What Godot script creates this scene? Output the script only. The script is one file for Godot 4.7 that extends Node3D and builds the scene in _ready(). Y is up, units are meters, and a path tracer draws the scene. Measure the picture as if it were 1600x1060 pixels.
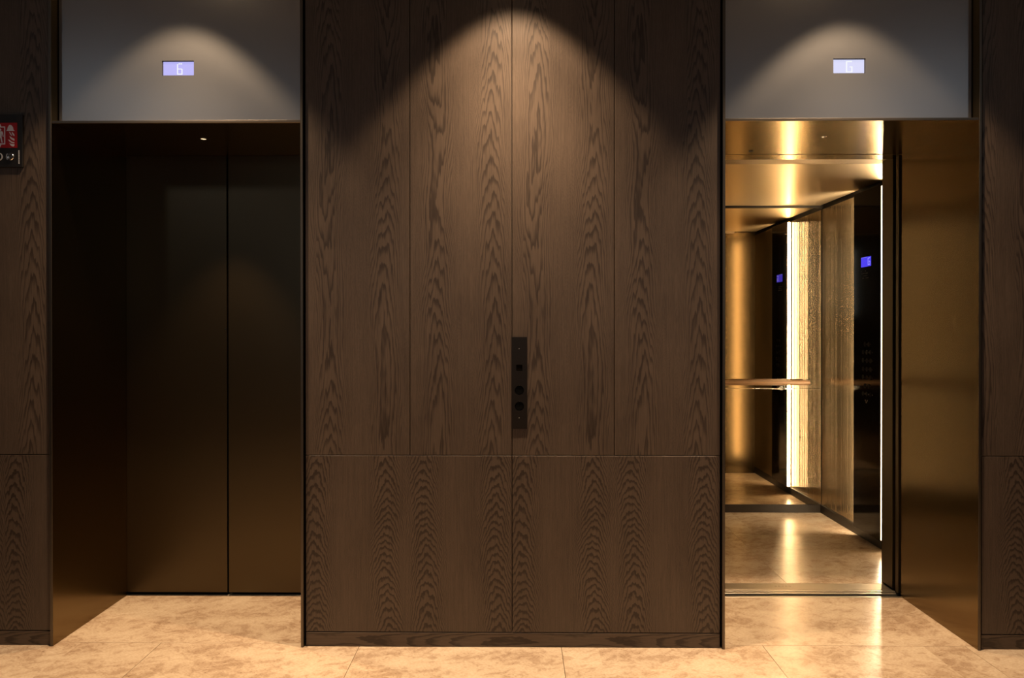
extends Node3D
# Lift lobby: dark oak wall between two lift portals, the left one shut, the right one open on a bronze car.
# Units are metres. The oak face lies in the plane z = 0, the lobby is at z > 0, the lift shafts at z < 0.

const HEAD := 2.313          # underside of the portals
const CEIL := 3.20           # lobby ceiling
const DOORZ := -0.568        # face of the landing doors
const XA := -2.0465          # clear edges of the left portal
const XB := -0.9454
const XC := 0.9169           # clear edges of the right portal
const XD := 2.0175
const LIP := 0.0125          # how far the portal linings stand proud of the oak
const BACKZ := -2.223        # mirror at the back of the car
const CARX := 2.3285         # right-hand wall of the car
const CARTOP := 2.343
const COPX := 2.298          # face of the car's control panel
const COPA := -1.6537         # its rear edge
const COPB := -1.3163         # its front edge

var M := {}
var taken := {}


func _ready() -> void:
	make_camera()
	make_environment()
	make_materials()
	make_room()
	make_floor()
	make_portal("trim_1", XA, XB)
	make_portal("trim_2", XC, XD)
	make_wall_cladding()
	make_transoms()
	make_left_doors()
	make_right_doors()
	make_car()
	make_call_panel()
	make_fire_panel()
	make_lamps()


func make_camera() -> void:
	var cam := Camera3D.new()
	cam.name = "camera"
	cam.projection = Camera3D.PROJECTION_FRUSTUM
	cam.near = 0.05
	cam.far = 60.0
	cam.size = 1060.0 / 1065.0 * cam.near
	cam.frustum_offset = Vector2(5.78, -11.93) / 1065.0 * cam.near
	cam.position = Vector3(0, 1.4051, 3.0)
	cam.rotation = Vector3(-0.0038, 0.0104, -0.0003)
	add_child(cam)
	cam.current = true


func make_environment() -> void:
	var e := Environment.new()
	e.background_mode = Environment.BG_COLOR
	e.background_color = Color.BLACK
	e.tonemap_mode = Environment.TONE_MAPPER_LINEAR
	e.tonemap_exposure = 1.0
	e.sdfgi_enabled = true
	e.ssao_enabled = true
	e.ssil_enabled = true
	var w := WorldEnvironment.new()
	w.name = "environment"
	w.environment = e
	add_child(w)


# ---------------------------------------------------------------- helpers

func lin(r: float, g: float, b: float) -> Color:
	return Color(r, g, b).linear_to_srgb()


func mat(called: String, c: Color, rough := 0.6, metal := 0.0) -> StandardMaterial3D:
	var m := StandardMaterial3D.new()
	m.resource_name = called
	m.albedo_color = c
	m.roughness = rough
	m.metallic = metal
	M[called] = m
	return m


func tool() -> SurfaceTool:
	var st := SurfaceTool.new()
	st.begin(Mesh.PRIMITIVE_TRIANGLES)
	return st


func face(st: SurfaceTool, pts: Array, uvs: Array, n: Vector3) -> void:
	# a flat convex polygon, wound clockwise as seen from the side its normal points to
	var turned: bool = (pts[1] - pts[0]).cross(pts[2] - pts[0]).dot(n) > 0.0
	for k in range(1, pts.size() - 1):
		var order := [0, k + 1, k] if turned else [0, k, k + 1]
		for j in order:
			st.set_normal(n)
			st.set_uv(uvs[j])
			st.add_vertex(pts[j])


func flat_uv(p: Vector3, n: Vector3, o: Vector3, s: Vector2) -> Vector2:
	var a := n.abs()
	if a.z >= a.x and a.z >= a.y:
		return Vector2((p.x - o.x) / s.x, (o.y - p.y) / s.y)
	if a.x >= a.y:
		return Vector2((p.z - o.z) / s.x, (o.y - p.y) / s.y)
	return Vector2((p.x - o.x) / s.x, (p.z - o.z) / s.y)


func put_box(st: SurfaceTool, a: Vector3, b: Vector3, c := 0.0015, o := Vector3.ZERO, s := Vector2.ONE, turn_uv := false) -> void:
	# a box from a to b with chamfered edges
	var lo := a.min(b)
	var hi := a.max(b)
	c = minf(c, (hi - lo)[(hi - lo).min_axis_index()] * 0.35)
	var corner := func(i: int, j: int, k: int, inset: Vector3) -> Vector3:
		return Vector3(hi.x - inset.x if i else lo.x + inset.x, hi.y - inset.y if j else lo.y + inset.y, hi.z - inset.z if k else lo.z + inset.z)
	var add := func(pts: Array, n: Vector3) -> void:
		var uvs := []
		for p in pts:
			var q := flat_uv(p, n, o, s)
			uvs.append(Vector2(q.y, q.x) if turn_uv else q)
		face(st, pts, uvs, n)
	var ix := Vector3(0, c, c)
	var iy := Vector3(c, 0, c)
	var iz := Vector3(c, c, 0)
	for q in 2:
		var sg := 1.0 if q else -1.0
		add.call([corner.call(q, 0, 0, ix), corner.call(q, 1, 0, ix), corner.call(q, 1, 1, ix), corner.call(q, 0, 1, ix)], Vector3(sg, 0, 0))
		add.call([corner.call(0, q, 0, iy), corner.call(1, q, 0, iy), corner.call(1, q, 1, iy), corner.call(0, q, 1, iy)], Vector3(0, sg, 0))
		add.call([corner.call(0, 0, q, iz), corner.call(1, 0, q, iz), corner.call(1, 1, q, iz), corner.call(0, 1, q, iz)], Vector3(0, 0, sg))
	if c <= 0.0:
		return
	for i in 2:
		for j in 2:
			var si := 1.0 if i else -1.0
			var sj := 1.0 if j else -1.0
			add.call([corner.call(0, i, j, iy), corner.call(1, i, j, iy), corner.call(1, i, j, iz), corner.call(0, i, j, iz)], Vector3(0, si, sj).normalized())
			add.call([corner.call(i, 0, j, ix), corner.call(i, 1, j, ix), corner.call(i, 1, j, iz), corner.call(i, 0, j, iz)], Vector3(si, 0, sj).normalized())
			add.call([corner.call(i, j, 0, ix), corner.call(i, j, 1, ix), corner.call(i, j, 1, iy), corner.call(i, j, 0, iy)], Vector3(si, sj, 0).normalized())
			for k in 2:
				var sk := 1.0 if k else -1.0
				add.call([corner.call(i, j, k, ix), corner.call(i, j, k, iy), corner.call(i, j, k, iz)], Vector3(si, sj, sk).normalized())


func put_lathe(st: SurfaceTool, at: Vector3, axis: Vector3, profile: Array, seg := 24) -> void:
	# turns a profile of (radius, height along the axis) round the axis; flat shaded rings, smooth round
	var n := axis.normalized()
	var u := n.cross(Vector3.UP if absf(n.y) < 0.9 else Vector3.RIGHT).normalized()
	var v := n.cross(u)
	for k in profile.size() - 1:
		var p: Vector2 = profile[k]
		var q: Vector2 = profile[k + 1]
		var along := q - p
		for i in seg:
			var a0 := TAU * i / seg
			var a1 := TAU * (i + 1) / seg
			var d0 := u * cos(a0) + v * sin(a0)
			var d1 := u * cos(a1) + v * sin(a1)
			var pts := [at + d0 * p.x + n * p.y, at + d1 * p.x + n * p.y, at + d1 * q.x + n * q.y, at + d0 * q.x + n * q.y]
			var norms := []
			for d in [d0, d1, d1, d0]:
				norms.append((d * along.y - n * along.x).normalized())
			var fn: Vector3 = (norms[0] + norms[1]).normalized()
			var tris := [[0, 1, 2], [0, 2, 3]]
			for t in tris:
				if (pts[t[1]] - pts[t[0]]).cross(pts[t[2]] - pts[t[0]]).length_squared() < 1e-16:
					continue
				var turned: bool = (pts[t[1]] - pts[t[0]]).cross(pts[t[2]] - pts[t[0]]).dot(fn) > 0.0
				for j in ([t[0], t[2], t[1]] if turned else t):
					st.set_normal(norms[j])
					st.set_uv(Vector2(float(i) / seg, 0.0))
					st.add_vertex(pts[j])


func rod(st: SurfaceTool, a: Vector3, b: Vector3, r: float, seg := 16) -> void:
	var h := (b - a).length()
	var c := minf(r * 0.2, 0.002)
	put_lathe(st, a, b - a, [Vector2(0, 0), Vector2(r - c, 0), Vector2(r, c), Vector2(r, h - c), Vector2(r - c, h), Vector2(0, h)], seg)


func numbered(called: String) -> String:
	var n: int = taken.get(called, 0)
	taken[called] = n + 1
	return called if n == 0 else "%s_%03d" % [called, n]


func piece(called: String, st: SurfaceTool, m: Material, parent: Node3D = self) -> MeshInstance3D:
	var o := MeshInstance3D.new()
	o.name = numbered(called) if parent == self else called
	o.mesh = st.commit()
	o.material_override = null
	o.mesh.surface_set_material(0, m)
	parent.add_child(o, true)
	return o


func block(called: String, a: Vector3, b: Vector3, m: Material, parent: Node3D = self, c := 0.0015, o := Vector3.ZERO, s := Vector2.ONE, turn_uv := false) -> MeshInstance3D:
	var st := tool()
	put_box(st, a - parent_at(parent), b - parent_at(parent), c, o - parent_at(parent), s, turn_uv)
	return piece(called, st, m, parent)


func parent_at(parent: Node3D) -> Vector3:
	var p := Vector3.ZERO
	var n: Node = parent
	while n != self and n is Node3D:
		p += n.position
		n = n.get_parent()
	return p


func group_node(called: String, at: Vector3, parent: Node3D = self) -> Node3D:
	var o := Node3D.new()
	o.name = numbered(called) if parent == self else called
	o.position = at - parent_at(parent)
	parent.add_child(o, true)
	return o


func tag(o: Node3D, label: String, category: String, group := "") -> Node3D:
	o.set_meta("label", label)
	o.set_meta("category", category)
	if group:
		o.set_meta("group", group)
	return o


func struct(o: Node3D, label: String, category: String) -> Node3D:
	o.set_meta("kind", "structure")
	return tag(o, label, category)


# ---------------------------------------------------------------- materials

func noise(seed_: int, freq: float, oct := 1) -> FastNoiseLite:
	var n := FastNoiseLite.new()
	n.seed = seed_
	n.noise_type = FastNoiseLite.TYPE_SIMPLEX_SMOOTH
	n.frequency = freq
	n.fractal_type = FastNoiseLite.FRACTAL_FBM if oct > 1 else FastNoiseLite.FRACTAL_NONE
	n.fractal_octaves = oct
	return n


func oak(w: int, h: int, wm: float, hm: float, centres: Array, slope: float, wobble: float, spacing: float, sharp: float, strength: float, cubic: float, rip: float, seed_: int) -> ImageTexture:
	# Plain-sliced oak: growth rings cut by the plane of the veneer make stacked arches over each heart line.
	var wob := noise(seed_, 1.0)
	var warp := noise(seed_ + 1, 1.0)
	var pore := noise(seed_ + 2, 1.0)
	var cloud := noise(seed_ + 3, 1.0, 3)
	var data := PackedByteArray()
	data.resize(w * h * 3)
	var light := Vector3(0.108, 0.077, 0.057)
	var dark := Vector3(0.034, 0.0225, 0.0165)
	var at := 0
	for y in h:
		var v := (1.0 - (y + 0.5) / h) * hm
		var heart := []
		var shift := []
		for i in centres.size():
			heart.append(slope * v + wobble * wob.get_noise_2d(v * 1.1 * (0.3 + 0.7 * rip), i * 31.7) + 0.1 * i)
			shift.append(centres[i] * wm + 0.018 * wob.get_noise_2d(v * 1.6 + 50.0, i * 17.3))
		for x in w:
			var u := (x + 0.5) / w * wm
			var wu := warp.get_noise_2d(u * 34.0, v * 9.0 * rip)
			var best := 1e9
			var near := 1.0
			for i in centres.size():
				var d: float = absf(u - shift[i]) + 0.002 * wu
				if d < near:
					near = d
					best = heart[i] + sqrt(d * d * sharp * sharp + 0.00002) + cubic * d * d * minf(d, 0.11)
			best += 0.0011 * warp.get_noise_2d(u * 90.0, v * 48.0 * rip) + 0.0022 * wu
			var t := fposmod(best / spacing, 1.0)
			var late := smoothstep(0.38, 0.84, t) * (1.0 - smoothstep(0.87, 1.0, t))
			var mask := 0.30 + 0.70 * exp(-pow(near / 0.075, 2.0))
			var fine := pore.get_noise_2d(u * 760.0, v * 14.0)
			var streak := pore.get_noise_2d(u * 150.0 + 40.0, v * 2.2)
			var tone := 0.76 - strength * mask * late + 0.15 * fine + 0.13 * streak + 0.16 * cloud.get_noise_2d(u * 5.0, v * 2.2)
			tone = clampf(tone, 0.0, 1.15)
			for k in 3:
				var c: float = dark[k] + (light[k] - dark[k]) * tone
				data[at] = int(clampf(1.055 * pow(c, 1.0 / 2.4) - 0.055, 0.0, 1.0) * 255.0)
				at += 1
	return ImageTexture.create_from_image(Image.create_from_data(w, h, false, Image.FORMAT_RGB8, data))


func limestone(side: int, seed_: int) -> ImageTexture:
	# beige limestone with drifting tan clouds, pale veins, dark pits and a few fossil shapes
	var cloud := noise(seed_, 1.0, 4)
	var grain := noise(seed_ + 1, 1.0, 3)
	var vein := noise(seed_ + 2, 1.0, 3)
	var pits := noise(seed_ + 3, 1.0, 2)
	var size := 2.0
	var rng := RandomNumberGenerator.new()
	rng.seed = seed_
	var ovals := []
	for i in 30:
		ovals.append([rng.randf() * size, rng.randf() * size, rng.randf_range(0.012, 0.05), rng.randf_range(0.006, 0.018), rng.randf_range(-0.5, 0.5)])
	var data := PackedByteArray()
	data.resize(side * side * 3)
	var base := Vector3(0.555, 0.435, 0.315)
	var at := 0
	for y in side:
		var v := size * y / side
		var near := []
		for o in ovals:
			if absf(o[1] - v) < 0.06:
				near.append(o)
		for x in side:
			var u := size * x / side
			var wx := 0.05 * cloud.get_noise_2d(u * 6.0 + 31.0, v * 6.0)
			var c := cloud.get_noise_2d((u + wx) * 2.4, v * 4.2)
			var mid := grain.get_noise_2d((u + wx) * 13.0, (v - wx) * 24.0 + 8.0)
			var g := grain.get_noise_2d(u * 62.0, v * 105.0)
			var wv := 1.0 - absf(vein.get_noise_2d((u + wx) * 4.5 + 9.0, v * 8.0))
			var p := pits.get_noise_2d(u * 70.0, v * 110.0)
			var tone := 1.0 + 0.21 * c + 0.11 * mid + 0.15 * g
			tone -= 0.12 * smoothstep(0.0, 0.5, -mid - 0.6 * c)
			tone -= 0.13 * smoothstep(0.975, 1.0, wv) * smoothstep(-0.1, 0.3, mid)
			if c < 0.1:
				tone -= 0.34 * smoothstep(0.45, 0.66, p)
			for o in near:
				var du: float = u - o[0]
				var dv: float = v - o[1] - du * o[4] * 0.3
				var d: float = du * du / (o[2] * o[2]) + dv * dv / (o[3] * o[3]) + 0.5 * g
				tone -= 0.20 * (1.0 - smoothstep(0.75, 1.05, d)) * (0.7 + 0.8 * maxf(0.0, g))
			var warm := clampf(1.0 - tone, -0.3, 0.5)
			for k in 3:
				var q: float = base[k] * tone * (1.0 - warm * [0.0, 0.30, 0.50][k])
				data[at] = int(clampf(1.055 * pow(maxf(q, 0.0), 1.0 / 2.4) - 0.055, 0.0, 1.0) * 255.0)
				at += 1
	return ImageTexture.create_from_image(Image.create_from_data(side, side, false, Image.FORMAT_RGB8, data))


func brushed(seed_: int, w: int, h: int, amount: float) -> ImageTexture:
	# fine lines drawn along u, for roughness or relief
	var n := noise(seed_, 1.0)
	var data := PackedByteArray()
	data.resize(w * h)
	for y in h:
		for x in w:
			var t := 0.6 * n.get_noise_2d(x * 0.02, y * 0.9) + 0.4 * n.get_noise_2d(x * 0.06 + 70.0, y * 0.33)
			data[y * w + x] = int(clampf(1.0 - amount * (0.5 + 0.5 * t), 0.0, 1.0) * 255.0)
	return ImageTexture.create_from_image(Image.create_from_data(w, h, false, Image.FORMAT_L8, data))


func oak_material(called: String, tex: ImageTexture) -> void:
	var m := mat(called, Color.WHITE, 0.46)
	m.albedo_texture = tex
	m.metallic_specular = 0.42


func satin(called: String, c: Color, rough: float, aniso := 0.0, lines: ImageTexture = null, metal := 1.0) -> StandardMaterial3D:
	var m := mat(called, c, rough, metal)
	if aniso != 0.0:
		m.anisotropy_enabled = true
		m.anisotropy = aniso
	if lines:
		m.roughness_texture = lines
		m.roughness_texture_channel = BaseMaterial3D.TEXTURE_CHANNEL_RED
	return m


func make_materials() -> void:
	oak_material("oak_tall_1", oak(320, 1792, 0.45, 2.52, [0.22, 0.77], 0.030, 0.060, 0.0064, 0.22, 0.72, 60.0, 0.22, 11))
	oak_material("oak_tall_2", oak(320, 1792, 0.45, 2.52, [0.25, 0.79], 0.032, 0.062, 0.0064, 0.22, 0.72, 60.0, 0.22, 23))
	oak_material("oak_low", oak(704, 608, 0.893, 0.78, [0.06, 0.395, 0.585, 0.925], 0.20, 0.016, 0.0078, 0.27, 0.95, 62.0, 1.0, 37))
	oak_material("oak_skirt", oak(96, 1024, 0.075, 1.1, [0.4], 0.03, 0.03, 0.011, 0.16, 0.80, 200.0, 0.6, 51))
	var stone := mat("stone", Color.WHITE, 0.22)
	stone.albedo_texture = limestone(1024, 5)
	stone.metallic_specular = 0.5
	stone.roughness = 0.24
	var lines := brushed(3, 256, 512, 0.12)
	satin("transom_steel", lin(0.40, 0.40, 0.41), 0.40, 0.4, lines)
	satin("bronze", lin(0.19, 0.135, 0.065), 0.24, 0.8)
	satin("door_bronze", lin(0.10, 0.077, 0.047), 0.39)
	satin("dark_bronze", lin(0.13, 0.11, 0.09), 0.42)
	satin("soffit_bronze", lin(0.38, 0.28, 0.14), 0.24, 0.7, brushed(4, 256, 512, 0.15))
	satin("car_ceiling", lin(0.76, 0.63, 0.44), 0.32, 0.85)
	satin("champagne", lin(0.40, 0.31, 0.18), 0.30)
	satin("flute_metal", lin(0.44, 0.345, 0.215), 0.18, 0.0, null, 0.8)
	satin("header_metal", lin(0.46, 0.38, 0.28), 0.55)
	satin("return_metal", lin(0.12, 0.088, 0.048), 0.24)
	satin("car_mirror", lin(0.60, 0.52, 0.39), 0.02)
	satin("steel", lin(0.50, 0.45, 0.38), 0.42)
	satin("threshold_metal", lin(0.34, 0.29, 0.23), 0.5)
	satin("chrome", lin(0.75, 0.72, 0.68), 0.12)
	mat("car_dark", lin(0.018, 0.013, 0.009), 0.4)
	mat("black_glass", lin(0.006, 0.005, 0.004), 0.08)
	mat("black", lin(0.006, 0.006, 0.006), 0.7)
	mat("core", lin(0.012, 0.010, 0.009), 0.9)
	mat("button_black", lin(0.003, 0.003, 0.003), 0.55).metallic_specular = 0.15
	mat("plate_black", lin(0.020, 0.017, 0.016), 0.42, 0.3)
	mat("plaster", lin(0.26, 0.255, 0.25), 0.85)
	mat("lobby_wall", lin(0.07, 0.055, 0.045), 0.6)
	var rail := mat("rail_wood", lin(0.46, 0.25, 0.11), 0.35)
	rail.albedo_texture = brushed(9, 256, 128, 0.4)
	lamp_material("lamp_lens", lin(1.0, 0.72, 0.42), 9.0)
	lamp_material("unseen_window_glow", lin(0.80, 0.90, 1.0), 0.3)
	lamp_material("unseen_globe_glass", lin(0.86, 0.93, 1.0), 3.0)
	lamp_material("small_lens", lin(1.0, 0.72, 0.42), 1.3)
	lamp_material("led_lens", lin(1.0, 0.75, 0.46), 8.0)


func lamp_material(called: String, c: Color, energy: float) -> void:
	var m := mat(called, lin(0.7, 0.7, 0.7), 0.5)
	m.emission_enabled = true
	m.emission = c
	m.emission_energy_multiplier = energy


# ---------------------------------------------------------------- the lobby shell

func make_room() -> void:
	struct(block("ceiling", Vector3(-3.6, CEIL, -0.1), Vector3(3.6, CEIL + 0.1, 5.2), M.plaster), "pale plaster ceiling of the lift lobby", "ceiling")
	var wb := group_node("wall_back", Vector3(0, 0, 5.1))
	struct(wb, "plain wall facing the lifts across the lobby, with two unseen windows in it", "wall")
	for r in [[-3.6, -2.3, 0.0, CEIL], [2.3, 3.6, 0.0, CEIL], [-0.8, 0.8, 1.6, 2.9], [-2.3, 2.3, 0.0, 1.6], [-2.3, 2.3, 2.9, CEIL]]:
		block("masonry", Vector3(r[0], r[2], 5.1), Vector3(r[1], r[3], 5.2), M.lobby_wall, wb, 0.0)
	for i in 2:  # unseen windows behind the camera, placed to give the oak its cool light
		var x: float = [-2.3, 0.8][i]
		var win := group_node("unseen_window_%d" % (i + 1), Vector3(x + 0.75, 1.6, 5.15))
		struct(win, "unseen frosted panes lighting the oak coolly, out of view across from the %s lift" % ["shut", "open"][i], "unseen_window")
		for fx in [x, x + 1.45]:
			block("unseen_window_frame", Vector3(fx, 1.6, 5.12), Vector3(fx + 0.05, 2.9, 5.18), M.dark_bronze, win, 0.002)
		for y in [1.6, 2.85]:
			block("unseen_window_frame", Vector3(x + 0.05, y, 5.12), Vector3(x + 1.45, y + 0.05, 5.18), M.dark_bronze, win, 0.002)
		block("unseen_window_pane", Vector3(x + 0.05, 1.65, 5.15), Vector3(x + 1.45, 2.85, 5.16), M.unseen_window_glow, win, 0.0)
		var l := AreaLight3D.new()
		l.name = "unseen_window_light"
		l.area_size = Vector2(1.4, 1.2)
		l.area_normalize_energy = true
		l.light_color = lin(0.80, 0.90, 1.0)
		l.light_energy = 0.45
		l.shadow_enabled = true
		l.area_range = 14.0
		l.area_attenuation = 2.0
		win.add_child(l, true)
		l.position = Vector3(x + 0.75, 2.25, 5.148) - win.position
	struct(block("wall_shaft", Vector3(-3.7, -0.1, -2.6), Vector3(3.7, CEIL, -2.5), M.core), "dark rear wall of the lift shafts", "wall")
	struct(block("wall_left_side", Vector3(-3.7, 0, -0.1), Vector3(-3.6, CEIL, 5.2), M.lobby_wall), "plain side wall of the lift lobby on the shut lift's side", "wall")
	struct(block("wall_right_side", Vector3(3.6, 0, -0.1), Vector3(3.7, CEIL, 5.2), M.lobby_wall), "plain side wall of the lift lobby on the open lift's side", "wall")


func make_floor() -> void:
	var f := group_node("floor", Vector3(0, -0.02, 0))
	struct(f, "polished beige limestone tile floor of the lift lobby", "floor")
	block("screed", Vector3(-3.6, -0.12, -0.57), Vector3(3.6, -0.022, 5.2), M.core, f)
	var rng := RandomNumberGenerator.new()
	rng.seed = 77
	var first := -1.584 - 3 * 0.893
	var tile := func(x0: float, x1: float, z0: float, z1: float) -> void:
		var o := Vector3(x0 - rng.randf() * 2.0, 0, z0 - rng.randf() * 2.0)
		block("tile", Vector3(x0 + 0.0009, -0.021, z0 + 0.0009), Vector3(x1 - 0.0009, 0.0, z1 - 0.0009), M.stone, f, 0.0008, o, Vector2(2, 2))
	tile.call(XA - 0.02, XB + 0.02, DOORZ + 0.004, -0.0285)
	tile.call(XC - 0.02, XD + 0.02, DOORZ - 0.004, -0.0285)
	for k in 9:
		for r in 8:
			var x0 := maxf(first + k * 0.893, -3.6)
			var x1 := minf(first + (k + 1) * 0.893, 3.6)
			if x1 > x0 + 0.02:
				tile.call(x0, x1, -0.0285 + r * 0.6, minf(-0.0285 + (r + 1) * 0.6, 5.1))


func make_portal(called: String, x0: float, x1: float) -> void:
	var t := group_node(called, Vector3((x0 + x1) / 2, 0, 0))
	struct(t, "dark bronze metal lining round the %s lift opening" % ("shut" if x0 < 0 else "open"), "portal")
	var w := 0.0115
	for e in [[x0 - w, x0], [x1, x1 + w]]:
		block("reveal", Vector3(e[0], 0.001, DOORZ), Vector3(e[1], CEIL, LIP - 0.003), M.bronze, t, 0.0)
		block("nosing", Vector3(e[0], 0.001, LIP - 0.003), Vector3(e[1], CEIL, LIP), M.dark_bronze, t, 0.0012)
	block("lip", Vector3(x0, HEAD, LIP - 0.006), Vector3(x1, HEAD + 0.0115, LIP - 0.003), M.dark_bronze, t, 0.001)
	block("soffit", Vector3(x0, HEAD, DOORZ + 0.004), Vector3(x1, HEAD + 0.0115, LIP - 0.006), M.soffit_bronze, t, 0.0012, Vector3.ZERO, Vector2(0.5, 0.5), true)
	block("head_filler", Vector3(x0 - 0.1, HEAD + 0.012, DOORZ), Vector3(x1 + 0.1, CEIL, -0.075), M.core, t, 0.0)


func make_wall_cladding() -> void:
	var top := CEIL - 0.004
	# behind the oak
	var wc := group_node("wall_center", Vector3(0, 0, -0.3))
	struct(wc, "dark stained oak panelled wall between the two lifts", "wall")
	block("core", Vector3(XB + 0.0115, 0, -0.575), Vector3(XC - 0.0115, CEIL, -0.022), M.core, wc, 0.0)
	var seams := [-0.9262, -0.4649, -0.0149, 0.4351, 0.898]
	for k in 4:
		var x0: float = seams[k] + (0.0015 if k else 0.0)
		var x1: float = seams[k + 1] - (0.0015 if k < 3 else 0.0)
		block("oak_panel", Vector3(x0, 0.8485, -0.022), Vector3(x1, top, 0), [M.oak_tall_1, M.oak_tall_2][k % 2], wc, 0.0012, Vector3(x0, 3.366, 0), Vector2(0.4601, 2.519))
	for k in 2:
		var x0: float = [-0.9262, -0.0134][k]
		var x1: float = [-0.0164, 0.898][k]
		block("oak_panel", Vector3(x0, 0.0665, -0.022), Vector3(x1, 0.8455, 0), M.oak_low, wc, 0.0012, Vector3(x0, 0.8455, 0), Vector2(x1 - x0, 0.779))
	struct(block("baseboard_center", Vector3(-0.9262, 0.0, -0.022), Vector3(0.898, 0.0635, 0), M.oak_skirt, self, 0.0012, Vector3(-0.93, 0.066, 0), Vector2(1.1, 0.072), true), "oak skirting board along the panelled wall between the lifts", "skirting")
	for side in 2:
		var x0: float = [-3.6, XD + 0.0217][side]
		var x1: float = [XA - 0.0125, 3.6][side]
		var w := group_node(["wall_left", "wall_right"][side], Vector3((x0 + x1) / 2, 0, -0.3))
		struct(w, ["dark stained oak panelling beside the shut lift, carrying the firefighters' switch", "dark stained oak panelling beyond the open lift"][side], "wall")
		block("core", Vector3(x0 if side == 0 else x0 - 0.009, 0, -0.6), Vector3(x1 + 0.001 if side == 0 else x1, CEIL, -0.022), M.core, w, 0.0)
		for k in 4:
			# panels run outwards from the lift
			var a: float = x1 - (k + 1) * 0.45 if side == 0 else x0 + k * 0.45
			var lo := maxf(a + 0.0015, -3.6)
			var hi := minf(a + 0.4485, 3.6)
			if side == 1 and k == 0:
				lo = x0
			if hi - lo < 0.03:
				continue
			block("oak_panel", Vector3(lo, 0.8485, -0.022), Vector3(hi, top, 0), [M.oak_tall_2, M.oak_tall_1][(k + side) % 2], w, 0.0012, Vector3(lo + 0.1 * side, 3.366, 0), Vector2(0.4601, 2.519))
		for k in 2:
			var a: float = x1 - (k + 1) * 0.9 if side == 0 else x0 + k * 0.9
			var lo := maxf(a + 0.0015, -3.6)
			var hi := minf(a + 0.8985, 3.6)
			block("oak_panel", Vector3(lo, 0.0665, -0.022), Vector3(hi, 0.8455, 0), M.oak_low, w, 0.0012, Vector3(lo - 0.2, 0.8455, 0), Vector2(0.893, 0.779))
		struct(block(["baseboard_left", "baseboard_right"][side], Vector3(x0, 0.0, -0.022), Vector3(x1, 0.0635, 0), M.oak_skirt, self, 0.0012, Vector3(x0 - 0.3, 0.066, 0), Vector2(1.1, 0.072), true), ["oak skirting board on the shut lift's outer side", "oak skirting board on the open lift's outer side"][side], "skirting")


func glyph_screen(six: bool) -> ImageTexture:
	# the floor sign on the lit screen: a segment figure
	var im := Image.create(140, 66, false, Image.FORMAT_RGB8)
	im.fill(Color(0.735, 0.725, 0.985) if six else Color(0.86, 0.87, 0.99))
	var ink := Color(0.97, 0.985, 1.0)
	var x := 62
	if six:
		im.fill_rect(Rect2i(x, 10, 5, 48), ink)
		im.fill_rect(Rect2i(x + 7, 7, 7, 5), ink)
		im.fill_rect(Rect2i(x + 16, 7, 7, 5), ink)
		im.fill_rect(Rect2i(x + 4, 32, 18, 4), ink)
		im.fill_rect(Rect2i(x + 20, 34, 5, 24), ink)
		im.fill_rect(Rect2i(x, 56, 25, 5), ink)
	else:
		im.fill_rect(Rect2i(x - 4, 8, 6, 50), ink)
		im.fill_rect(Rect2i(x - 2, 6, 26, 6), ink)
		im.fill_rect(Rect2i(x + 12, 32, 12, 5), ink)
		im.fill_rect(Rect2i(x + 20, 32, 6, 28), ink)
		im.fill_rect(Rect2i(x - 4, 56, 30, 5), ink)
	return ImageTexture.create_from_image(im)


func screen_material(called: String, tex: ImageTexture, energy: float) -> StandardMaterial3D:
	var m := mat(called, lin(0.02, 0.02, 0.03), 0.15)
	m.emission_enabled = true
	m.emission_operator = BaseMaterial3D.EMISSION_OP_MULTIPLY
	m.emission = Color.WHITE
	m.emission_texture = tex
	m.emission_energy_multiplier = energy
	return m


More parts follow.
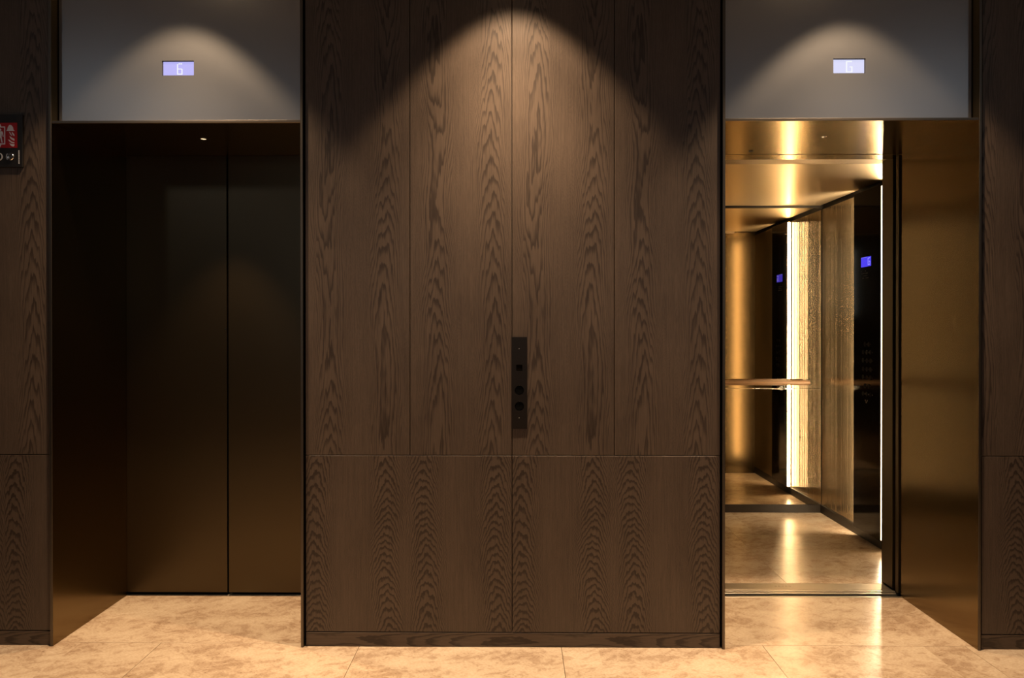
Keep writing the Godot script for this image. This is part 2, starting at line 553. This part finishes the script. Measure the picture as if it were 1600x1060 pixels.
func make_transoms() -> void:
	var z := -0.035
	for k in 2:
		var x0: float = [XA, XC][k]
		var x1: float = [XB, XD][k]
		# the two windows for the screens
		var sx0: float = [-1.5796, 1.4067][k]
		var sx1: float = [-1.436, 1.549][k]
		var sy0: float = [2.538, 2.5354][k]
		var sy1: float = [2.6043, 2.6011][k]
		var t := group_node("transom_panel", Vector3((x0 + x1) / 2, HEAD + 0.0115, z))
		tag(t, ["brushed grey steel panel above the shut lift doors, screen showing a 6", "brushed grey steel panel above the open lift, screen showing a G"][k], "panel")
		var gap := 0.004
		var st := tool()
		var o := t.position
		for r in [[x0 + gap, sx0, HEAD + 0.0135, CEIL - 0.003], [sx1, x1 - gap, HEAD + 0.0135, CEIL - 0.003], [sx0, sx1, HEAD + 0.0135, sy0], [sx0, sx1, sy1, CEIL - 0.003]]:
			put_box(st, Vector3(r[0], r[2], z - 0.03) - o, Vector3(r[1], r[3], z) - o, 0.0, Vector3.ZERO, Vector2(0.5, 0.25), false)
		piece("sheet", st, M.transom_steel, t)
		var d := group_node("floor_display", Vector3((sx0 + sx1) / 2, sy0, z))
		tag(d, ["small lit lavender floor display with 6 over the shut lift doors", "small lit pale floor display with G over the open lift"][k], "display")
		var b := 0.0022
		var fr := tool()
		var od := d.position
		put_box(fr, Vector3(sx0, sy0, z - 0.028) - od, Vector3(sx0 + b, sy1, z - 0.004) - od, 0.0)
		put_box(fr, Vector3(sx1 - b, sy0, z - 0.028) - od, Vector3(sx1, sy1, z - 0.004) - od, 0.0)
		put_box(fr, Vector3(sx0 + b, sy0, z - 0.028) - od, Vector3(sx1 - b, sy0 + b, z - 0.004) - od, 0.0)
		put_box(fr, Vector3(sx0 + b, sy1 - b, z - 0.028) - od, Vector3(sx1 - b, sy1, z - 0.004) - od, 0.0)
		piece("bezel", fr, M.black, d)
		block("lit_screen", Vector3(sx0 + b, sy0 + b, z - 0.02), Vector3(sx1 - b, sy1 - b, z - 0.008), screen_material("screen_%d" % k, glyph_screen(k == 0), 0.95), d, 0.0, Vector3(sx0 + b, sy1 - b, 0), Vector2(sx1 - sx0 - 2 * b, sy1 - sy0 - 2 * b))


func make_sill(d: Node3D, x0: float, x1: float) -> void:
	block("sill", Vector3(x0, -0.02, -0.66), Vector3(x1, -0.007, -0.575), M.black, d, 0.0)
	for r in [[-0.574, -0.5905], [-0.625, -0.643]]:
		block("sill_rib", Vector3(x0, -0.0075, r[1]), Vector3(x1, 0.0005, r[0]), M.steel, d, 0.001)


func make_left_doors() -> void:
	var d := group_node("door_1", Vector3(-1.5133, 0, DOORZ))
	struct(d, "shut two-leaf dark bronze lift doors in the portal without a lit car", "lift door")
	block("door_leaf", Vector3(XA - 0.011, 0.0166, DOORZ - 0.03), Vector3(-1.5175, HEAD + 0.02, DOORZ - 0.001), M.door_bronze, d, 0.001)
	block("door_leaf", Vector3(-1.5092, 0.0166, DOORZ - 0.03), Vector3(XB + 0.011, HEAD + 0.02, DOORZ - 0.001), M.door_bronze, d, 0.001)
	block("backing", Vector3(XA - 0.05, -0.02, DOORZ - 0.09), Vector3(XB + 0.05, HEAD + 0.1, DOORZ - 0.05), M.black, d, 0.0)
	make_sill(d, XA - 0.011, XB + 0.011)
	var st := tool()
	put_lathe(st, Vector3(-1.5245, 1.404, DOORZ - 0.001) - d.position, Vector3(0, 0, 1), [Vector2(0.004, 0), Vector2(0.004, 0.0012), Vector2(0.0, 0.0016)], 12)
	piece("release_keyhole", st, M.chrome, d)


func make_right_doors() -> void:
	var d := group_node("door_2", Vector3(1.467, 0, DOORZ))
	struct(d, "open lift doorway with its bronze leaves slid back into the wall", "lift door")
	make_sill(d, XC - 0.011, XD + 0.011)
	block("sill_rib", Vector3(XC - 0.011, -0.0075, -0.672), Vector3(XD + 0.011, 0.0005, -0.655), M.steel, d, 0.001)
	for s in 2:
		var g: float = 1.0 if s else -1.0
		var e: float = XD if s else XC
		block("frame_post", Vector3(e + 0.0033 * g, 0.001, DOORZ - 0.021), Vector3(e + 0.06 * g, HEAD + 0.1, DOORZ - 0.001), M.bronze, d, 0.001)
		block("door_leaf", Vector3(e - 0.004 * g, 0.012, DOORZ - 0.062), Vector3(e + 0.5 * g, HEAD + 0.02, DOORZ - 0.035), M.door_bronze, d, 0.001)
	block("door_header", Vector3(XC - 0.05, HEAD, DOORZ - 0.108), Vector3(XD + 0.05, HEAD + 0.09, DOORZ - 0.010), M.soffit_bronze, d, 0.001, Vector3.ZERO, Vector2(0.5, 0.5), true)
	block("shaft_wall", Vector3(XD + 0.061, -0.02, DOORZ - 0.02), Vector3(2.62, CEIL, DOORZ + 0.03), M.black, d, 0.0)


# ---------------------------------------------------------------- the open car

func make_car() -> void:
	var car := group_node("lift_car", Vector3(1.46, -0.02, -1.5))
	tag(car, "open bronze lift car with mirror, handrail, black control panel and warm light strips", "lift car")
	var left := 0.62
	var front := -0.80
	# floor of stone with a steel threshold
	var fl := group_node("car_floor", Vector3(1.46, -0.02, -1.5), car)
	block("bed", Vector3(left, -0.06, BACKZ - 0.03), Vector3(CARX + 0.04, -0.021, -0.68), M.core, fl, 0.0)
	var k := 0
	for r in [[-0.772, -1.352], [-1.352, -1.65], [-1.65, BACKZ]]:
		for c in [[left, 1.495], [1.495, CARX + 0.02]]:
			var o := Vector3(c[0] - 0.37 * k, 0, r[1] - 0.61 * k)
			block("tile", Vector3(c[0] + 0.0008, -0.021, r[1] + 0.0008), Vector3(c[1] - 0.0008, 0, r[0] - 0.0008), M.stone, fl, 0.0007, o, Vector2(2, 2))
			k += 1
	var sill := block("threshold", Vector3(XC - 0.05, -0.02, -0.771), Vector3(XD + 0.05, 0.0, -0.678), M.threshold_metal, car, 0.001)
	var mk := tool()
	for i in 5:
		var x := 1.42 + i * 0.019
		put_lathe(mk, Vector3(x, 0.0, -0.728) - parent_at(sill), Vector3.UP, [Vector2(0.0062, -0.0002), Vector2(0.0062, 0.0006), Vector2(0.0035, 0.0006)], 10)
	piece("maker_mark", mk, M.dark_bronze, sill)
	# mirror, back wall, skirting
	block("back_wall", Vector3(left, -0.02, BACKZ - 0.05), Vector3(CARX + 0.03, CARTOP + 0.05, BACKZ - 0.007), M.car_dark, car, 0.0)
	block("mirror", Vector3(left, 0.062, BACKZ - 0.006), Vector3(CARX + 0.006, 2.325, BACKZ), M.car_mirror, car, 0.0008)
	block("skirting", Vector3(left, 0.0, BACKZ - 0.006), Vector3(CARX, 0.0605, BACKZ + 0.004), M.car_dark, car, 0.001)
	# right-hand wall: dark lining, fluted panel behind the control panel, plain panel before it
	var side := group_node("side_wall", Vector3(CARX + 0.02, 0, -1.5), car)
	block("lining", Vector3(CARX + 0.024, -0.02, BACKZ - 0.03), Vector3(CARX + 0.05, CARTOP + 0.05, front + 0.03), M.car_dark, side, 0.0)
	block("side_skirting", Vector3(CARX - 0.002, 0.0, BACKZ + 0.004), Vector3(CARX + 0.023, 0.062, front), M.car_dark, side, 0.001)
	fluted("fluted_panel", CARX + 0.008, CARX + 0.023, BACKZ + 0.003, COPA - 0.006, 0.0645, 2.3135, side)
	block("plain_panel", Vector3(CARX - 0.003, 0.0645, COPB + 0.006), Vector3(CARX + 0.0105, 2.3135, front), M.champagne, side, 0.001)
	make_control_panel(car)
	# front returns and header inside the car
	for s in 2:
		var a: float = XD + 0.014 if s else left
		var b: float = CARX + 0.01 if s else XC - 0.003
		block("front_return", Vector3(a, 0.0, front), Vector3(b, CARTOP + 0.02, front + 0.02), M.return_metal, car, 0.001)
		var e: float = XD if s else XC
		var g: float = 1.0 if s else -1.0
		block("car_door", Vector3(e + 0.0030 * g, 0.012, -0.776), Vector3(e + 0.45 * g, HEAD + 0.03, -0.672), M.door_bronze, car, 0.001)
	block("car_header", Vector3(XC - 0.1, 2.327, -0.835), Vector3(XD + 0.1, 2.36, -0.69), M.header_metal, car, 0.001)
	block("left_wall", Vector3(left - 0.04, -0.02, BACKZ - 0.03), Vector3(left, CARTOP + 0.05, front + 0.02), M.return_metal, car, 0.0)
	# ceiling with a dark shadow gap along the side wall
	block("car_ceiling", Vector3(left, CARTOP, BACKZ + 0.004), Vector3(CARX - 0.006, CARTOP + 0.02, -0.842), M.car_ceiling, car, 0.001, Vector3.ZERO, Vector2(0.5, 0.5), true)
	block("car_roof", Vector3(left - 0.04, CARTOP + 0.03, BACKZ - 0.05), Vector3(CARX + 0.05, CARTOP + 0.06, -0.68), M.car_dark, car, 0.0)
	make_light_column(car, left)
	make_handrail(car)


func fluted(called: String, x0: float, x1: float, z0: float, z1: float, y0: float, y1: float, parent: Node3D) -> void:
	# a panel whose face is pressed into fine upright flutes
	var st := tool()
	var off := parent_at(parent)
	var ribs := 46
	var per := 10
	var n := ribs * per
	var deep := 0.0012
	var rng := RandomNumberGenerator.new()
	rng.seed = 8
	var much := []
	for i in ribs + 1:
		much.append(deep * rng.randf_range(0.4, 1.6))
	for i in n:
		var pts := []
		var nn := []
		for j in 2:
			var t := float(i + j) / n
			var ph := TAU * ribs * t
			var own: float = much[int(float(i) / per)]
			pts.append(Vector2(x0 + own * (0.5 - 0.5 * cos(ph)), lerpf(z0, z1, t)))
			var slope := own * 0.5 * sin(ph) * TAU * ribs / (z1 - z0)
			nn.append(Vector3(-1, 0, slope).normalized())
		var q := [Vector3(pts[0].x, y0, pts[0].y), Vector3(pts[1].x, y0, pts[1].y), Vector3(pts[1].x, y1, pts[1].y), Vector3(pts[0].x, y1, pts[0].y)]
		var qn := [nn[0], nn[1], nn[1], nn[0]]
		for j in [0, 2, 1, 0, 3, 2]:
			st.set_normal(qn[j])
			st.set_uv(Vector2(q[j].z, q[j].y))
			st.add_vertex(q[j] - off)
	put_box(st, Vector3(x0 + deep * 1.6 + 0.001, y0, z0) - off, Vector3(x1, y1, z1) - off, 0.0)
	piece(called, st, M.flute_metal, parent)


func cop_screen() -> ImageTexture:
	var im := Image.create(96, 64, false, Image.FORMAT_RGB8)
	im.fill(Color(0.28, 0.23, 0.93))
	var pale := Color(0.62, 0.60, 1.0)
	im.fill_rect(Rect2i(0, 0, 60, 4), Color(0.45, 0.42, 0.97))
	im.fill_rect(Rect2i(66, 8, 24, 5), pale)
	im.fill_rect(Rect2i(66, 8, 5, 46), pale)
	im.fill_rect(Rect2i(66, 50, 24, 5), pale)
	im.fill_rect(Rect2i(85, 30, 5, 24), pale)
	im.fill_rect(Rect2i(78, 30, 10, 5), pale)
	return ImageTexture.create_from_image(im)


func make_control_panel(car: Node3D) -> void:
	var y0 := 0.0645
	var y1 := 2.3135
	var cop := group_node("control_panel", Vector3(COPX, y0, (COPA + COPB) / 2), car)
	cop.set_meta("label", "tall glossy black control panel with blue screen and round buttons")
	var off := parent_at(cop)
	block("glass_face", Vector3(COPX, y0, COPA), Vector3(COPX + 0.005, y1, COPB), M.black_glass, cop, 0.0006)
	block("housing", Vector3(COPX + 0.0062, y0, COPA + 0.006), Vector3(CARX + 0.0235, y1, COPB - 0.006), M.car_dark, cop, 0.0)
	add_strips(cop, COPX + 0.0055, COPX + 0.0290)
	# blue screen
	var sm := screen_material("cop_screen", cop_screen(), 1.0)
	block("blue_screen", Vector3(COPX - 0.0012, 1.8115, -1.5545), Vector3(COPX + 0.002, 1.8755, -1.4305), sm, cop, 0.0, Vector3(0, 1.8755, -1.5545), Vector2(0.124, 0.064))
	# engraved lines under the screen, too small to read
	var note := tool()
	for r in [[1.785, [[-1.555, 0.010], [-1.505, 0.014]]], [1.769, [[-1.555, 0.010], [-1.535, 0.030], [-1.498, 0.036]]], [1.754, [[-1.522, 0.050]]], [1.738, [[-1.538, 0.026], [-1.500, 0.042]]]]:
		for w in r[1]:
			var n := int(w[1] / 0.006)
			for i in n:
				put_box(note, Vector3(COPX - 0.0004, r[0] - 0.003, w[0] + i * 0.006) - off, Vector3(COPX, r[0] + 0.003, w[0] + i * 0.006 + 0.0035) - off, 0.0)
	piece("engraved_note", note, M.dark_bronze, cop)
	# buttons: two, four rows of three, two, then three
	var rows := [[1.303, 2], [1.251, 3], [1.196, 3], [1.140, 3], [1.086, 3], [1.030, 2], [0.977, 3]]
	for r in rows:
		for i in r[1]:
			var z: float = -1.474 + (i - (r[1] - 1) * 0.5) * 0.047 - 0.004
			var st := tool()
			put_lathe(st, Vector3(COPX, r[0], z) - off, Vector3(-1, 0, 0), [Vector2(0.0155, -0.001), Vector2(0.0155, 0.0022), Vector2(0.0145, 0.003), Vector2(0.0, 0.003)], 20)
			var b := piece("button", st, M.button_black, cop)
			b.name = "button" if b.name == "button" else b.name
			var dot := tool()
			put_box(dot, Vector3(COPX - 0.0007, r[0] - 0.004, z + 0.0195) - off, Vector3(COPX + 0.0003, r[0] + 0.004, z + 0.0225) - off, 0.0)
			piece("braille_mark", dot, M.steel if r[0] < 1.0 else M.dark_bronze, cop)
	var arrow := tool()
	for i in 2:
		put_box(arrow, Vector3(COPX - 0.0008, 0.929 - 0.012 * i, -1.502 + 0.010 * i) - off, Vector3(COPX + 0.0003, 0.939 - 0.012 * i, -1.494 + 0.010 * i) - off, 0.0)
		put_box(arrow, Vector3(COPX - 0.0008, 0.929 - 0.012 * i, -1.478 - 0.010 * i) - off, Vector3(COPX + 0.0003, 0.939 - 0.012 * i, -1.470 - 0.010 * i) - off, 0.0)
	piece("arrow_mark", arrow, M.steel, cop)


func add_strips(column: Node3D, x0: float, x1: float, sides := 2, energy := 1.35) -> void:
	# light strips along both upright edges of a column, one shining to the mirror, one to the doorway
	var y0 := 0.0695
	var y1 := 2.3055
	for s in sides:
		var z: float = COPB - 0.006 if s else COPA + 0.006
		var g: float = 1.0 if s else -1.0
		block("light_strip", Vector3(x0, y0, z), Vector3(x1, y1, z + 0.004 * g), M.led_lens, column, 0.0)
		var l := AreaLight3D.new()
		l.name = "strip_glow"
		l.area_size = Vector2(x1 - x0, y1 - y0)
		l.area_normalize_energy = true
		l.light_color = lin(1.0, 0.75, 0.46)
		l.light_energy = energy * (0.55 if s else 1.0)
		l.shadow_enabled = true
		l.area_range = 12.0
		l.area_attenuation = 2.0
		column.add_child(l, true)
		l.position = Vector3((x0 + x1) / 2, (y0 + y1) / 2, z + 0.0048 * g) - parent_at(column)
		l.rotation.y = PI if s else 0.0


func make_light_column(car: Node3D, wall: float) -> void:
	# the twin of the control panel on the opposite wall, without buttons
	var c := group_node("light_column", Vector3(wall, 0.0645, (COPA + COPB) / 2), car)
	c.set_meta("label", "black glass column with a warm light strip along its rear edge")
	block("glass_face", Vector3(wall + 0.0405, 0.0645, COPA), Vector3(wall + 0.0465, 2.3135, COPB), M.black_glass, c, 0.0006)
	block("housing", Vector3(wall, 0.0645, COPA + 0.006), Vector3(wall + 0.0403, 2.3135, COPB - 0.006), M.car_dark, c, 0.0)
	add_strips(c, wall + 0.003, wall + 0.0395, 1, 0.38)


func make_handrail(car: Node3D) -> void:
	var y := 0.9975
	var z := BACKZ + 0.062
	var h := group_node("handrail", Vector3(1.4, y, z), car)
	h.set_meta("label", "round warm wood handrail in front of the mirror")
	var off := parent_at(h)
	var st := tool()
	rod(st, Vector3(0.72, y, z) - off, Vector3(2.2176, y, z) - off, 0.0195, 24)
	piece("rail", st, M.rail_wood, h)
	for x in [0.92, 2.028]:
		st = tool()
		rod(st, Vector3(x, y - 0.015, z) - off, Vector3(x, y - 0.046, z) - off, 0.006, 12)
		rod(st, Vector3(x, y - 0.046, z + 0.006) - off, Vector3(x, y - 0.046, BACKZ + 0.001) - off, 0.006, 12)
		put_lathe(st, Vector3(x, y - 0.046, BACKZ) - off, Vector3(0, 0, 1), [Vector2(0.018, 0), Vector2(0.018, 0.004), Vector2(0.015, 0.007), Vector2(0, 0.007)], 20)
		piece("bracket", st, M.chrome, h)
	st = tool()
	rod(st, Vector3(0.72, y - 0.050, BACKZ + 0.0075) - off, Vector3(CARX - 0.006, y - 0.050, BACKZ + 0.0075) - off, 0.0028, 8)
	piece("lower_rod", st, M.chrome, h)


# ---------------------------------------------------------------- things on the oak

func make_call_panel() -> void:
	var x0 := -0.0175
	var x1 := 0.0517
	var y0 := 0.9647
	var y1 := 1.3688
	var xm := 0.0174
	var p := group_node("call_panel", Vector3(xm, y0, 0))
	tag(p, "slim upright dark bronze lift call plate with two round buttons on the oak wall", "call panel")
	var o := p.position
	# plate with real holes
	var plate := CSGCombiner3D.new()
	plate.name = "plate"
	p.add_child(plate)
	var body := CSGBox3D.new()
	body.name = "body"
	body.size = Vector3(x1 - x0, y1 - y0, 0.006)
	body.position = Vector3((x0 + x1) / 2, (y0 + y1) / 2, 0.0032) - o
	body.material = M.dark_plate if M.has("dark_plate") else satin("dark_plate", lin(0.05, 0.04, 0.034), 0.42)
	plate.add_child(body)
	var win := CSGBox3D.new()
	win.name = "window_cut"
	win.operation = CSGShape3D.OPERATION_SUBTRACTION
	win.size = Vector3(0.028, 0.028, 0.02)
	win.position = Vector3(xm, 1.2333, 0.003) - o
	win.material = M.dark_plate
	plate.add_child(win)
	for y in [1.1347, 1.0642]:
		var c := CSGCylinder3D.new()
		c.name = "button_cut"
		c.operation = CSGShape3D.OPERATION_SUBTRACTION
		c.radius = 0.0205
		c.height = 0.02
		c.sides = 40
		c.rotation.x = PI / 2
		c.position = Vector3(xm, y, 0.003) - o
		c.material = M.dark_plate
		plate.add_child(c, true)
		var st := tool()
		put_lathe(st, Vector3(xm, y, 0.0003) - o, Vector3(0, 0, 1), [Vector2(0.019, 0), Vector2(0.019, 0.0032), Vector2(0.0175, 0.0042), Vector2(0, 0.0034)], 32)
		piece("call_button", st, M.button_black, p)
		st = tool()
		put_lathe(st, Vector3(xm, y + 0.0215, 0.0062) - o, Vector3(0, 0, 1), [Vector2(0.0016, 0), Vector2(0.0012, 0.001), Vector2(0, 0.0012)], 10)
		piece("indicator_dot", st, M.dark_bronze, p)
	block("card_reader", Vector3(xm - 0.0135, 1.2198, 0.0003), Vector3(xm + 0.0135, 1.2468, 0.0035), M.black_glass, p, 0.0005)
	for y in [1.3178, 1.0134]:
		var st := tool()
		put_lathe(st, Vector3(xm - 0.001, y, 0.0062) - o, Vector3(0, 0, 1), [Vector2(0.0024, 0), Vector2(0.0018, 0.0008), Vector2(0, 0.001)], 12)
		piece("screw", st, M.steel, p)


func fill_poly(im: Image, pts: Array, c: Color) -> void:
	var poly := PackedVector2Array(pts)
	var lo := poly[0]
	var hi := poly[0]
	for q in poly:
		lo = lo.min(q)
		hi = hi.max(q)
	for y in range(maxi(0, int(lo.y)), mini(im.get_height(), int(hi.y) + 2)):
		for x in range(maxi(0, int(lo.x)), mini(im.get_width(), int(hi.x) + 2)):
			if Geometry2D.is_point_in_polygon(Vector2(x + 0.5, y + 0.5), poly):
				im.set_pixel(x, y, c)


func fire_sign() -> ImageTexture:
	# red sign: lift with a person in it, firefighter's helmet over flames; drawn in tenths of a centimetre
	var k := 6.0
	var im := Image.create(324, 234, false, Image.FORMAT_RGB8)
	im.fill(Color(0.66, 0.02, 0.06))
	var wh := Color(0.90, 0.88, 0.90)
	var ox := 24.5
	var oy := 193.0
	var poly := func(pts: Array) -> void:
		var q := []
		for p in pts:
			q.append(Vector2((p[0] + ox) * k, (p[1] - oy) * k))
		fill_poly(im, q, wh)
	# lift frame and arrows
	poly.call([[-5.2, 198.8], [10.8, 198.8], [10.8, 200.5], [-5.2, 200.5]])
	poly.call([[-5.2, 225.0], [10.8, 225.0], [10.8, 226.8], [-5.2, 226.8]])
	poly.call([[-5.2, 199], [-3.6, 199], [-3.6, 226], [-5.2, 226]])
	poly.call([[9.2, 199], [10.8, 199], [10.8, 226], [9.2, 226]])
	poly.call([[2.7, 194.5], [5.0, 199], [0.4, 199]])
	poly.call([[2.7, 231.2], [5.0, 226.6], [0.4, 226.6]])
	# person
	var head := []
	for i in 16:
		head.append([2.9 + 1.9 * cos(TAU * i / 16), 204.0 + 2.0 * sin(TAU * i / 16)])
	poly.call(head)
	poly.call([[-0.6, 206.4], [6.2, 206.4], [7.2, 208.0], [8.2, 214.8], [6.9, 215.2], [5.6, 209.5], [5.2, 214.5], [6.9, 224.0], [4.9, 224.0], [2.9, 216.0], [1.2, 224.0], [-0.8, 224.0], [0.6, 214.5], [0.2, 209.5], [-1.2, 215.2], [-2.4, 214.8], [-1.6, 208.0]])
	# helmet
	poly.call([[12.2, 206.0], [14.0, 203.6], [14.8, 200.0], [16.2, 197.8], [17.0, 196.4], [19.2, 196.2], [21.4, 197.6], [23.2, 200.0], [24.0, 203.8], [26.0, 206.0]])
	# flames
	poly.call([[16.6, 206.8], [18.6, 207.6], [20.0, 210.2], [22.0, 213.2], [21.2, 213.6], [18.4, 211.0]])
	poly.call([[21.4, 207.0], [23.0, 208.6], [25.4, 211.4], [25.2, 214.4], [22.8, 212.0], [21.2, 209.2]])
	poly.call([[17.2, 213.2], [19.0, 214.8], [22.0, 216.6], [25.4, 218.0], [25.4, 221.4], [21.6, 219.8], [18.8, 217.4]])
	poly.call([[15.0, 219.2], [17.4, 219.4], [20.0, 221.6], [23.4, 223.4], [25.2, 223.2], [25.2, 225.0], [21.0, 224.6], [17.4, 222.2]])
	poly.call([[17.0, 224.2], [19.8, 225.8], [22.6, 226.4], [25.4, 226.2], [25.2, 229.0], [23.6, 230.2], [20.4, 229.4], [18.6, 227.4]])
	return ImageTexture.create_from_image(im)


func make_fire_panel() -> void:
	var p := group_node("firefighter_switch", Vector3(-2.276, 2.1203, 0))
	tag(p, "black switch plate with red firefighters' lift sign and key switch on the oak", "switch")
	var o := p.position
	block("plate", Vector3(-2.376, 2.1203, 0.0005), Vector3(-2.176, 2.3525, 0.010), M.plate_black, p, 0.001)
	var m := mat("fire_sign", Color.WHITE, 0.5)
	m.albedo_texture = fire_sign()
	block("sign", Vector3(-2.3515, 2.2054, 0.010), Vector3(-2.199, 2.3158, 0.0112), m, p, 0.0, Vector3(-2.3515, 2.3158, 0), Vector2(0.1525, 0.1104))
	var white := mat("print_white", lin(0.75, 0.75, 0.76), 0.5)
	# ring round the push button and the key switch
	var st := tool()
	put_lathe(st, Vector3(-2.2809, 2.1659, 0.010) - o, Vector3(0, 0, 1), [Vector2(0.0175, 0), Vector2(0.0175, 0.003), Vector2(0.0135, 0.003), Vector2(0.0135, 0.001)], 28)
	var ring := piece("button_ring", st, white, p)
	st = tool()
	put_lathe(st, Vector3(-2.2809, 2.1659, 0.010) - o, Vector3(0, 0, 1), [Vector2(0.0130, 0), Vector2(0.0130, 0.002), Vector2(0.0, 0.003)], 28)
	piece("push_button", st, M.black_glass, ring)
	st = tool()
	put_lathe(st, Vector3(-2.2275, 2.1659, 0.010) - o, Vector3(0, 0, 1), [Vector2(0.0165, 0), Vector2(0.0165, 0.004), Vector2(0.0145, 0.0065), Vector2(0.005, 0.005), Vector2(0.0, 0.005)], 28)
	var key := piece("key_switch", st, M.chrome, p)
	block("key_slot", Vector3(-2.2288, 2.1600, 0.0152), Vector3(-2.2262, 2.1718, 0.0158), M.black, key, 0.0)
	# small print: a curved line left of the key, an upright line at the right edge, too small to read
	st = tool()
	for i in 9:
		var a := PI - 0.62 + i * 0.155
		var c := Vector3(-2.2275 + 0.0205 * cos(a), 2.1659 + 0.0205 * sin(a), 0.010) - o
		put_box(st, c + Vector3(-0.0014, -0.0011, -0.0002), c + Vector3(0.0014, 0.0011, 0.0003), 0.0)
	piece("curved_print", st, white, p)
	st = tool()
	for i in 13:
		var c := Vector3(-2.1918, 2.1370 + i * 0.0046, 0.010) - o
		put_box(st, c + Vector3(-0.0022, -0.0017, -0.0002), c + Vector3(0.0022, 0.0017, 0.0003), 0.0)
	piece("upright_print", st, white, p)


# ---------------------------------------------------------------- lamps

func spot(t: Node3D, at: Vector3, towards: Vector3, half: float, soft: float, energy: float, c: Color, size: float) -> void:
	var l := SpotLight3D.new()
	l.name = "beam"
	l.spot_angle = half
	l.spot_angle_attenuation = soft
	l.spot_range = 14.0
	l.spot_attenuation = 2.0
	l.light_energy = energy
	l.light_color = c
	l.light_size = size
	l.shadow_enabled = true
	t.add_child(l, true)
	l.position = at - t.position
	l.basis = Basis.looking_at(towards, Vector3(0, 0, 1))


func downlight(at: Vector3, r: float, label: String, group: String, lens := "lamp_lens", open := 0.92) -> Node3D:
	# a recessed fitting: rim standing a hair below the surface, tube with the lens deep inside
	var t := group_node("downlight", at)
	tag(t, label, "downlight", group)
	var st := tool()
	put_lathe(st, Vector3.ZERO, Vector3.DOWN, [Vector2(r * 1.25, -0.0002), Vector2(r * 1.25, 0.0016), Vector2(r, 0.0026), Vector2(r * 0.92, 0.0004)], 28)
	piece("rim", st, M.chrome, t)
	st = tool()
	put_lathe(st, Vector3.ZERO, Vector3.DOWN, [Vector2(r * open, 0.0006), Vector2(r * open * 0.8, 0.0009), Vector2(0.0, 0.0009)], 28)
	piece("lamp_lens", st, M[lens], t)
	if open < 0.9:
		st = tool()
		put_lathe(st, Vector3.ZERO, Vector3.DOWN, [Vector2(r * 0.92, 0.0004), Vector2(r * open, 0.0006)], 28)
		piece("baffle", st, M.black, t)
	return t


func make_lamps() -> void:
	var warm := lin(1.0, 0.70, 0.43)
	var golden := lin(1.0, 0.62, 0.31)
	var cool := lin(0.86, 0.93, 1.0)
	var places := [-1.49, -0.012, 1.465]
	var names := ["above the shut lift", "above the oak wall's middle", "above the open lift"]
	for i in 3:
		var at := Vector3(places[i], CEIL, 0.335)
		var t := downlight(at, 0.045, "round ceiling downlight close to the wall " + names[i], "ceiling downlights washing the lift wall")
		spot(t, at + Vector3(0, -0.012, 0), Vector3.DOWN, 41.5, 0.32, 2.8, warm, 0.03)
		spot(t, at + Vector3(0, -0.012, 0), Vector3.DOWN, 33.0, 1.0, 7.5, warm, 0.03)
	for i in 2:  # lamps out of view, placed to throw cool light on steel and doors
		var at := Vector3([-3.0, 3.0][i], CEIL, 2.6)
		var t := group_node("unseen_globe_lamp", at)
		tag(t, "unseen cool white globe lamp, out of view, lighting steel and doors on the %s lift's side" % ["shut", "open"][i], "ceiling lamp", "unseen globe lamps out of view in the lobby")
		var st := tool()
		put_lathe(st, Vector3.ZERO, Vector3.DOWN, [Vector2(0.07, 0), Vector2(0.07, 0.02), Vector2(0.05, 0.03)], 28)
		piece("base", st, M.steel, t)
		st = tool()
		var ball := []
		for k in 13:
			ball.append(Vector2(0.1 * sin(PI * k / 12.0), 0.13 - 0.1 * cos(PI * k / 12.0)))
		put_lathe(st, Vector3.ZERO, Vector3.DOWN, ball, 28)
		piece("unseen_lamp_globe", st, M.unseen_globe_glass, t)
		var l := OmniLight3D.new()
		l.name = "unseen_globe_glow"
		l.omni_range = 14.0
		l.omni_attenuation = 2.0
		l.light_energy = 0.085
		l.light_color = cool
		l.light_size = 0.1
		l.shadow_enabled = true
		t.add_child(l)
		l.position = Vector3(0, -0.13, 0)
	var a := Vector3(-1.4885, HEAD, -0.242)
	var t1 := downlight(a, 0.014, "tiny lit round downlight in the portal head of the shut lift", "portal downlights", "small_lens")
	spot(t1, a + Vector3(0, -0.006, 0), Vector3.DOWN, 34.0, 0.6, 1.6, golden, 0.015)
	var b := Vector3(1.4556, HEAD, -0.243)
	var t2 := downlight(b, 0.014, "tiny round downlight in the portal head of the open lift", "portal downlights", "small_lens", 0.4)
	spot(t2, b + Vector3(0, -0.006, 0), Vector3.DOWN, 34.0, 0.6, 1.2, golden, 0.015)
	var s := group_node("door_sensor", Vector3(1.2014, HEAD, -0.4955))
	tag(s, "small dark oval sensor in the portal head of the open lift", "sensor")
	var cap := tool()
	put_lathe(cap, Vector3.ZERO, Vector3.DOWN, [Vector2(0.012, -0.0002), Vector2(0.012, 0.002), Vector2(0.009, 0.003), Vector2(0.0, 0.003)], 20)
	piece("sensor_cap", cap, M.black, s)
